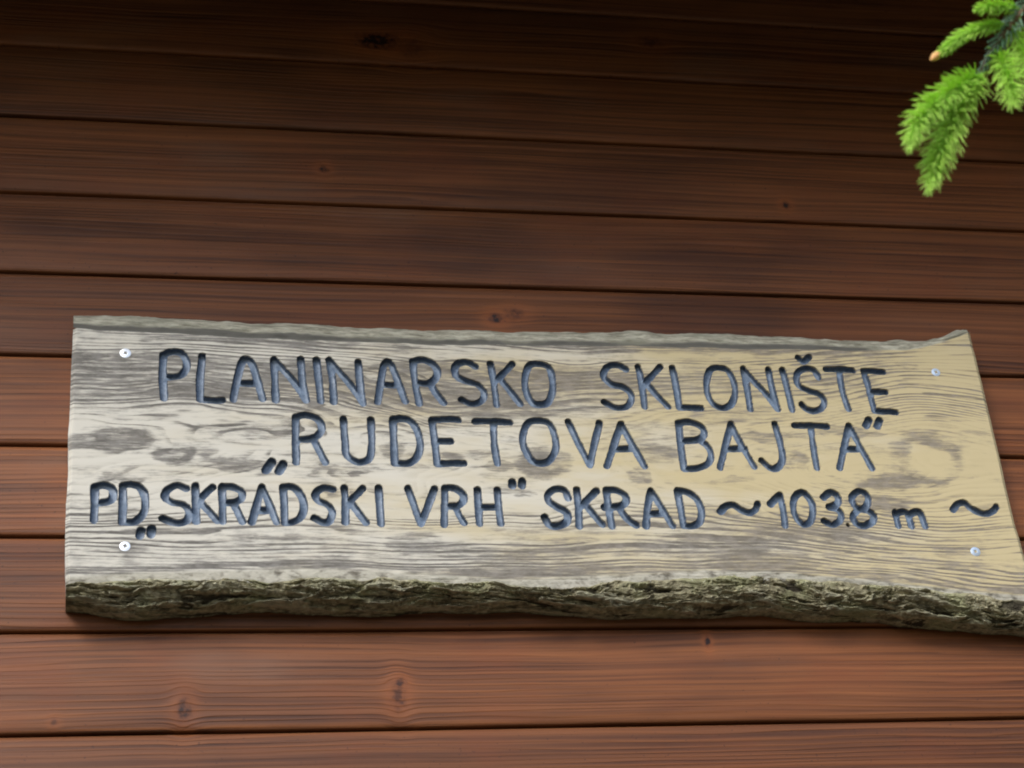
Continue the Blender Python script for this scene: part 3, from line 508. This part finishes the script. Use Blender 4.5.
grey -= .14 * np.exp(-((Zg - .15) / .05) ** 2)
for (ax, az_, rx, rz, am) in WORN:                                     # where the varnish has flaked and the wood has greyed, or still holds
    q_ = ((wx - ax) / rx) ** 2 + ((wz - az_) / rz) ** 2
    grey += am * (1 - sstep(.55, 1.35, q_))
kr = np.hypot((wx - kx) / 1.25, (wz - kz)); grey += .80 * np.exp(-((kr - .030) / .0085) ** 2) * (.35 + .65 * sstep(-.03, .02, .012 - (Zg - kz) * .4 + .2 * (Xg - kx))) - .7 * (1 - sstep(.017, .023, kr))
grey -= .15 * sstep(.90, .97, px); grey += .55 * np.exp(-((Xg - .33) / .11) ** 2 - ((Zg - .055) / .022) ** 2) + .6 * np.exp(-((Xg - .40) / .06) ** 2 - ((Zg - .135) / .016) ** 2)
for (sx, sz) in SCREWS: grey += .5 * np.exp(-((wx - sx) ** 2 + (np.minimum(wz - sz, 0) * .45 + np.maximum(wz - sz, 0)) ** 2) / .0085 ** 2)
grey = grey * .80 + .17
grey = np.where(bev > 0, grey * (1 - bev), grey)
yellow = np.clip(.32 + .68 * sstep(.12, .82, px + .95 * (fbm(Xg * 5, Zg * 22, 37, 5, .6) - .5)), 0, 1)  # paler to the left: wood tone, with cool light from that side painted in
Pw = np.stack([Xg + OX, Yg, Zg + OZ], -1)
# vertex normals of the whole face, so the pieces cut from it shade as one surface
du = np.gradient(Pw, axis=1); dv = np.gradient(Pw, axis=0)
Nrm = np.cross(dv, du); Nrm /= np.linalg.norm(Nrm, axis=-1, keepdims=True) + 1e-12
if Nrm[NV // 2, NU // 2, 1] > 0: Nrm = -Nrm
Ff = grid_faces(NR, NU)
if np.cross(Pw.reshape(-1, 3)[Ff[0][1]] - Pw.reshape(-1, 3)[Ff[0][0]], Pw.reshape(-1, 3)[Ff[0][2]] - Pw.reshape(-1, 3)[Ff[0][0]])[1] > 0: Ff = Ff[:, ::-1]
Vf = Pw.reshape(-1, 3); Nf = Nrm.reshape(-1, 3)
A = dict(ring=ring.ravel(), grey=grey.ravel(), paint=paint.ravel(), wall=wall_shade.ravel(), yellow=yellow.ravel(), bevel=bev.ravel(), lines=lines.ravel())
rmin = rel.ravel()[Ff].min(1); cen = gid.ravel()[Ff[np.arange(len(Ff)), rel.ravel()[Ff].argmin(1)]]
fg = np.where(rmin < .97, cen, -1)
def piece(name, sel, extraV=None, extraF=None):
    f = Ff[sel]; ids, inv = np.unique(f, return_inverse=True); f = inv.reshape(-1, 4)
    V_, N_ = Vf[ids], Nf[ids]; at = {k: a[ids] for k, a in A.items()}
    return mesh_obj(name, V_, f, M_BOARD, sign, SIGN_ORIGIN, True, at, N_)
piece('board', fg < 0)
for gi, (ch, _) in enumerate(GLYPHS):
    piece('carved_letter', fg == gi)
# sawn ends and back
def strip(name, A_, B_, mat, nseg=6, **k):
    t_ = np.linspace(0, 1, nseg)[:, None, None]; G_ = A_[None] * (1 - t_) + B_[None] * t_
    return mesh_obj(name, G_.reshape(-1, 3), grid_faces(nseg, len(A_)), mat, sign, SIGN_ORIGIN, **k)
for side, col in ((0, 0), (1, NU - 1)):
    e0 = Pw[::5, col]; e1 = e0.copy(); e1[:, 1] = -.004
    o = strip('sawn_end', e0, e1, M_BOARD, attrs=None)
    nvv = len(o.data.vertices)
    for k_, val in (('ring', 0.), ('grey', .35), ('paint', 0.), ('wall', 0.), ('yellow', .2 if side == 0 else .8), ('bevel', 0.), ('lines', .8)):
        at = o.data.attributes.new(k_, 'FLOAT', 'POINT'); at.data.foreach_set('value', np.full(nvv, val, dtype=np.float32))
# upper live edge
NT_ = 40; t_ = np.linspace(0, 1, NT_)[:, None]
Xe = Xg[0][None] + 0 * t_; zt2 = zt[None]; zo = zback(Xe) + (fbm(Xe * 26, Xe * 0 + 2, 41, 4) - .5) * .007
ang = t_ * .5 * math.pi
Ye = -T + (T - .012) * t_ ** 1.05; Ze = zt2 + (zo - zt2) * t_ ** .9
Ye = Ye + .0032 * np.exp(-((t_ - .10) / .07) ** 2) * (fbm(Xe * 14, Xe * 0 + 6, 43) > 0) + (fbm(Xe * 60, t_ * 9 + Xe * 3, 42, 4) - .5) * .006 * np.sin(np.pi * np.clip(t_ * 1.05, 0, 1))
Yb_ = np.full((3, NU), 0.); Yb_[0] = -.008; Yb_[1] = -.004; Yb_[2] = -.004; Zb_ = np.stack([zo[-1] - .001, zo[-1] - .004, zo[-1] - .06])
Pe = np.stack([np.concatenate([Xe, np.repeat(Xe[:1], 3, 0)]) + OX, np.concatenate([Ye, Yb_]), np.concatenate([Ze, Zb_]) + OZ], -1)
low = np.concatenate([(.55 + 1.1 * fbm(Xe * 14, t_ * 2 + 0 * Xe, 44, 4)) * np.exp(-(t_ / .34) ** 2) * (1 - sstep(.84, .92, px[0]))[None], np.zeros((3, NU))])
mesh_obj('live_edge', Pe.reshape(-1, 3), grid_faces(len(Pe), NU)[:, ::-1], M_EDGE, sign, SIGN_ORIGIN, True, dict(low=low))
# bark along the lower edge
NK = 150; t_ = np.linspace(0, 1, NK)[:, None]; Xk = np.repeat(Xg[-1][None], NK, 0)
zs = zbark(Xk) + (fbm(Xk * 28, Xk * 0 + 3, 51, 4) - .5) * .011
zl = zlow(Xk) + (fbm(Xk * 16, Xk * 0 + 7, 52, 4) - .5) * .010
f1 = t_ ** .85
Yk = (-T + .002) + (T - .008) * (.10 * t_ + .90 * t_ ** 2.2)
Zk = zs + (zl - zs) * np.sin(f1 * .5 * math.pi) ** .95
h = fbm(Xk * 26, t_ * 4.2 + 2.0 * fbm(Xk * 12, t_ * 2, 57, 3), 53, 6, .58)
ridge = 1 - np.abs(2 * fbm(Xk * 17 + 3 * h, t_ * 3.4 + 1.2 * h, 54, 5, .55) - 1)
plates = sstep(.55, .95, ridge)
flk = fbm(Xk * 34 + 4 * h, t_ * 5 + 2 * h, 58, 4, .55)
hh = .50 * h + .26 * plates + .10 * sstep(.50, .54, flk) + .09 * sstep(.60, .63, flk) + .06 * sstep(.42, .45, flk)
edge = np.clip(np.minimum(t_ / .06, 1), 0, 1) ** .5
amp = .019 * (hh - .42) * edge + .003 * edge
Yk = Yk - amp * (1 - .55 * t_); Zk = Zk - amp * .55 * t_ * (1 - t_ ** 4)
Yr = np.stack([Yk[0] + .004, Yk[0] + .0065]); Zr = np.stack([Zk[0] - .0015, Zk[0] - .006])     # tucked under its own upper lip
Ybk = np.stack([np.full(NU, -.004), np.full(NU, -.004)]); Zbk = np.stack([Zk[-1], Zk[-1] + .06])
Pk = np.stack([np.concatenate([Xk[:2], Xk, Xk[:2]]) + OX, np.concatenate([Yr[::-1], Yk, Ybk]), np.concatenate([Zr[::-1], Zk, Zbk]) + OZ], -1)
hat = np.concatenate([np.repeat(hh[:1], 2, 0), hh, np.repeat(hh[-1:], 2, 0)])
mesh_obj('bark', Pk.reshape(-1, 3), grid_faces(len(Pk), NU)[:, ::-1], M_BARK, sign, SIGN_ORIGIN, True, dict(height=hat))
for col in (0, NU - 1):                                               # the cut end of the bark
    rim = Pk[2:-2, col]; V = [tuple(q) for q in rim] + [(q[0], -.004, q[2]) for q in rim]; m_ = len(rim)
    mesh_obj('bark_end', V, [(i, i + 1, m_ + i + 1, m_ + i) for i in range(m_ - 1)], M_BARK, sign, SIGN_ORIGIN, False, dict(height=np.full(2 * m_, .5)))
# screws: countersunk zinc heads with a cross recess
for (sx, sz) in SCREWS:
    nr_, na = 16, 64; V = []; R_ = .0066
    rot_ = random.uniform(0, 1.5)
    for i in range(nr_ + 1):
        r_ = R_ * i / nr_
        for j in range(na):
            a = 2 * math.pi * j / na; cx, cz = r_ * math.cos(a), r_ * math.sin(a)
            c1, s1 = math.cos(rot_), math.sin(rot_); qx, qz = abs(cx * c1 - cz * s1), abs(cx * s1 + cz * c1)
            rec = (min(qx, qz) < .00055 and max(qx, qz) < .0024) or math.hypot(qx, qz) < .0015
            yv = -T - .0006 + .0007 * (r_ / R_) ** 2 + (.006 if rec else 0) + (.0016 if i == nr_ else 0)
            V.append((OX + sx + cx, yv, OZ + sz + cz))
    F = grid_faces(nr_ + 1, na).tolist() + [[i * na + na - 1, i * na, (i + 1) * na, (i + 1) * na + na - 1] for i in range(nr_)]
    mesh_obj('screw', V, np.array(F)[:, ::-1], M_ZINC_LIT if sx < 0 else M_BLUEZINC, sign, SIGN_ORIGIN, True)

# ------------------------------------------------------------------ spruce branch reaching in from the upper right
def frame(d):
    d = d / np.linalg.norm(d); a = np.cross(d, (0, 0, 1.)) if abs(d[2]) < .95 else np.cross(d, (1., 0, 0)); a /= np.linalg.norm(a)
    return d, a, np.cross(d, a)
def tube(P, R, ns=8):
    V = []; n_ = len(P)
    for i in range(n_):
        d, a, b = frame(P[min(i + 1, n_ - 1)] - P[max(i - 1, 0)])
        for j in range(ns):
            q = 2 * math.pi * j / ns; V.append(P[i] + R[i] * (math.cos(q) * a + math.sin(q) * b))
    F = [[i * ns + j, i * ns + (j + 1) % ns, (i + 1) * ns + (j + 1) % ns, (i + 1) * ns + j] for i in range(n_ - 1) for j in range(ns)]
    return V, F
def needles(P, per_m, length, lean, width, t0=0., t1=1., droop=0., seed=0, bend=.25, top_bias=0.):
    r = np.random.default_rng(seed); P = np.asarray(P); seg = np.linalg.norm(np.diff(P, axis=0), axis=1); cum = np.concatenate([[0], np.cumsum(seg)]); L = cum[-1]
    V = []; F = []; tip = []
    N_ = int(per_m * L)
    for i in range(N_):
        t = t0 + (t1 - t0) * (i + r.random()) / N_; s = t * L
        k = min(np.searchsorted(cum, s, side='right') - 1, len(seg) - 1); f = (s - cum[k]) / seg[k]
        p = P[k] * (1 - f) + P[k + 1] * f; d, a, b = frame(P[k + 1] - P[k])
        ph = i * 2.39996 + r.normal(0, .25); o = math.cos(ph) * a + math.sin(ph) * b
        tl = .70 + .30 * math.sin(math.pi * min(1, .25 + .75 * (1 - t))) if t > .6 else 1.
        tl *= 1 - .40 * sstep(.62, 1., t)
        ln = length * tl * r.uniform(.78, 1.15) * (.65 if t > .94 else 1)
        an = rad(lean) * r.uniform(.75, 1.2) * (1 - .55 * max(0, (t - .85) / .15))
        d0 = math.cos(an) * d + math.sin(an) * o + np.array((0, 0, -droop)); d0 /= np.linalg.norm(d0)
        d1 = d0 + bend * d * r.uniform(.3, 1.3) + np.array((0, 0, -droop * .6)); d1 /= np.linalg.norm(d1)
        pts = [p, p + d0 * ln * .5, p + d0 * ln * .5 + d1 * ln * .38, p + d0 * ln * .5 + d1 * ln * .5]
        base = len(V); _, a2, b2 = frame(d0)
        for q, (pp, w_) in enumerate(zip(pts, (.75, 1., .8, .25))):
            for j in range(4):
                c = math.pi / 2 * j + ph; V.append(pp + width * .5 * w_ * (math.cos(c) * a2 + .75 * math.sin(c) * b2)); tip.append(q / 3)
        for q in range(3):
            for j in range(4): F.append([base + q * 4 + j, base + q * 4 + (j + 1) % 4, base + q * 4 + 4 + (j + 1) % 4, base + q * 4 + 4 + j])
        F.append([base + 15, base + 14, base + 13, base + 12])
    return V, F, tip
BO = TWIG[0]
branch = tag(empty('spruce_branch', BO), 'spruce branch tip with bright green new shoots hanging in front of the dark upper boards', 'branch')
tw = catmull(TWIG, 8); rr = np.concatenate([np.linspace(.0015, .0024, 24), np.linspace(.0025, .009, len(tw) - 24)]); rr[-16:] *= 1.15
V, F = tube(tw, rr, 10); two = mesh_obj('twig', V, np.array(F), M_TWIG, branch, BO)
V, F, tp = needles(tw[::-1], 1400, .0225, 55, .0013, .0, 1., .10, 5, .35); mesh_obj('needles', V, np.array(F), M_OLD, branch, BO, True, dict(tip=tp))
for nm, pts, per, ln, lean, sd in (('A', SHOOT_A, 3900, .0200, 44, 11), ('B', SHOOT_B, 4200, .0220, 44, 12), ('C', SHOOT_C, 2500, .0165, 26, 13), ('D', SHOOT_D, 2100, .0165, 26, 14),
        ('E', SHOOT_E, 3000, .0185, 46, 15), ('F', SHOOT_F, 2900, .0185, 46, 16), ('G', SHOOT_G, 2600, .020, 42, 17), ('H', SHOOT_H, 2600, .020, 40, 18), ('I', SHOOT_I, 2600, .020, 42, 19)):
    P = catmull(pts, 8); V, F = tube(P, np.linspace(.0017, .0009, len(P)), 6); tp = [.3] * len(V); b0 = len(V)
    V2, F2, tp2 = needles(P, per, ln, lean, .00108, .0, 1., .06, sd)
    mesh_obj('shoot', V + V2, [list(q) for q in F] + [[b0 + i for i in q] for q in F2], M_NEW, branch, BO, True, dict(tip=tp + tp2))
    if nm == 'C':
        d, a, b = frame(P[-1] - P[-4]); bp_ = [P[-1] + d * s_ for s_ in (-.0015, .001, .0035, .006, .0082, .0092)]
        Vb, Fb = tube(np.array(bp_), [.0014, .0026, .0029, .0022, .0011, .0002], 10); mesh_obj('bud', Vb, np.array(Fb), M_BUD, branch, BO)
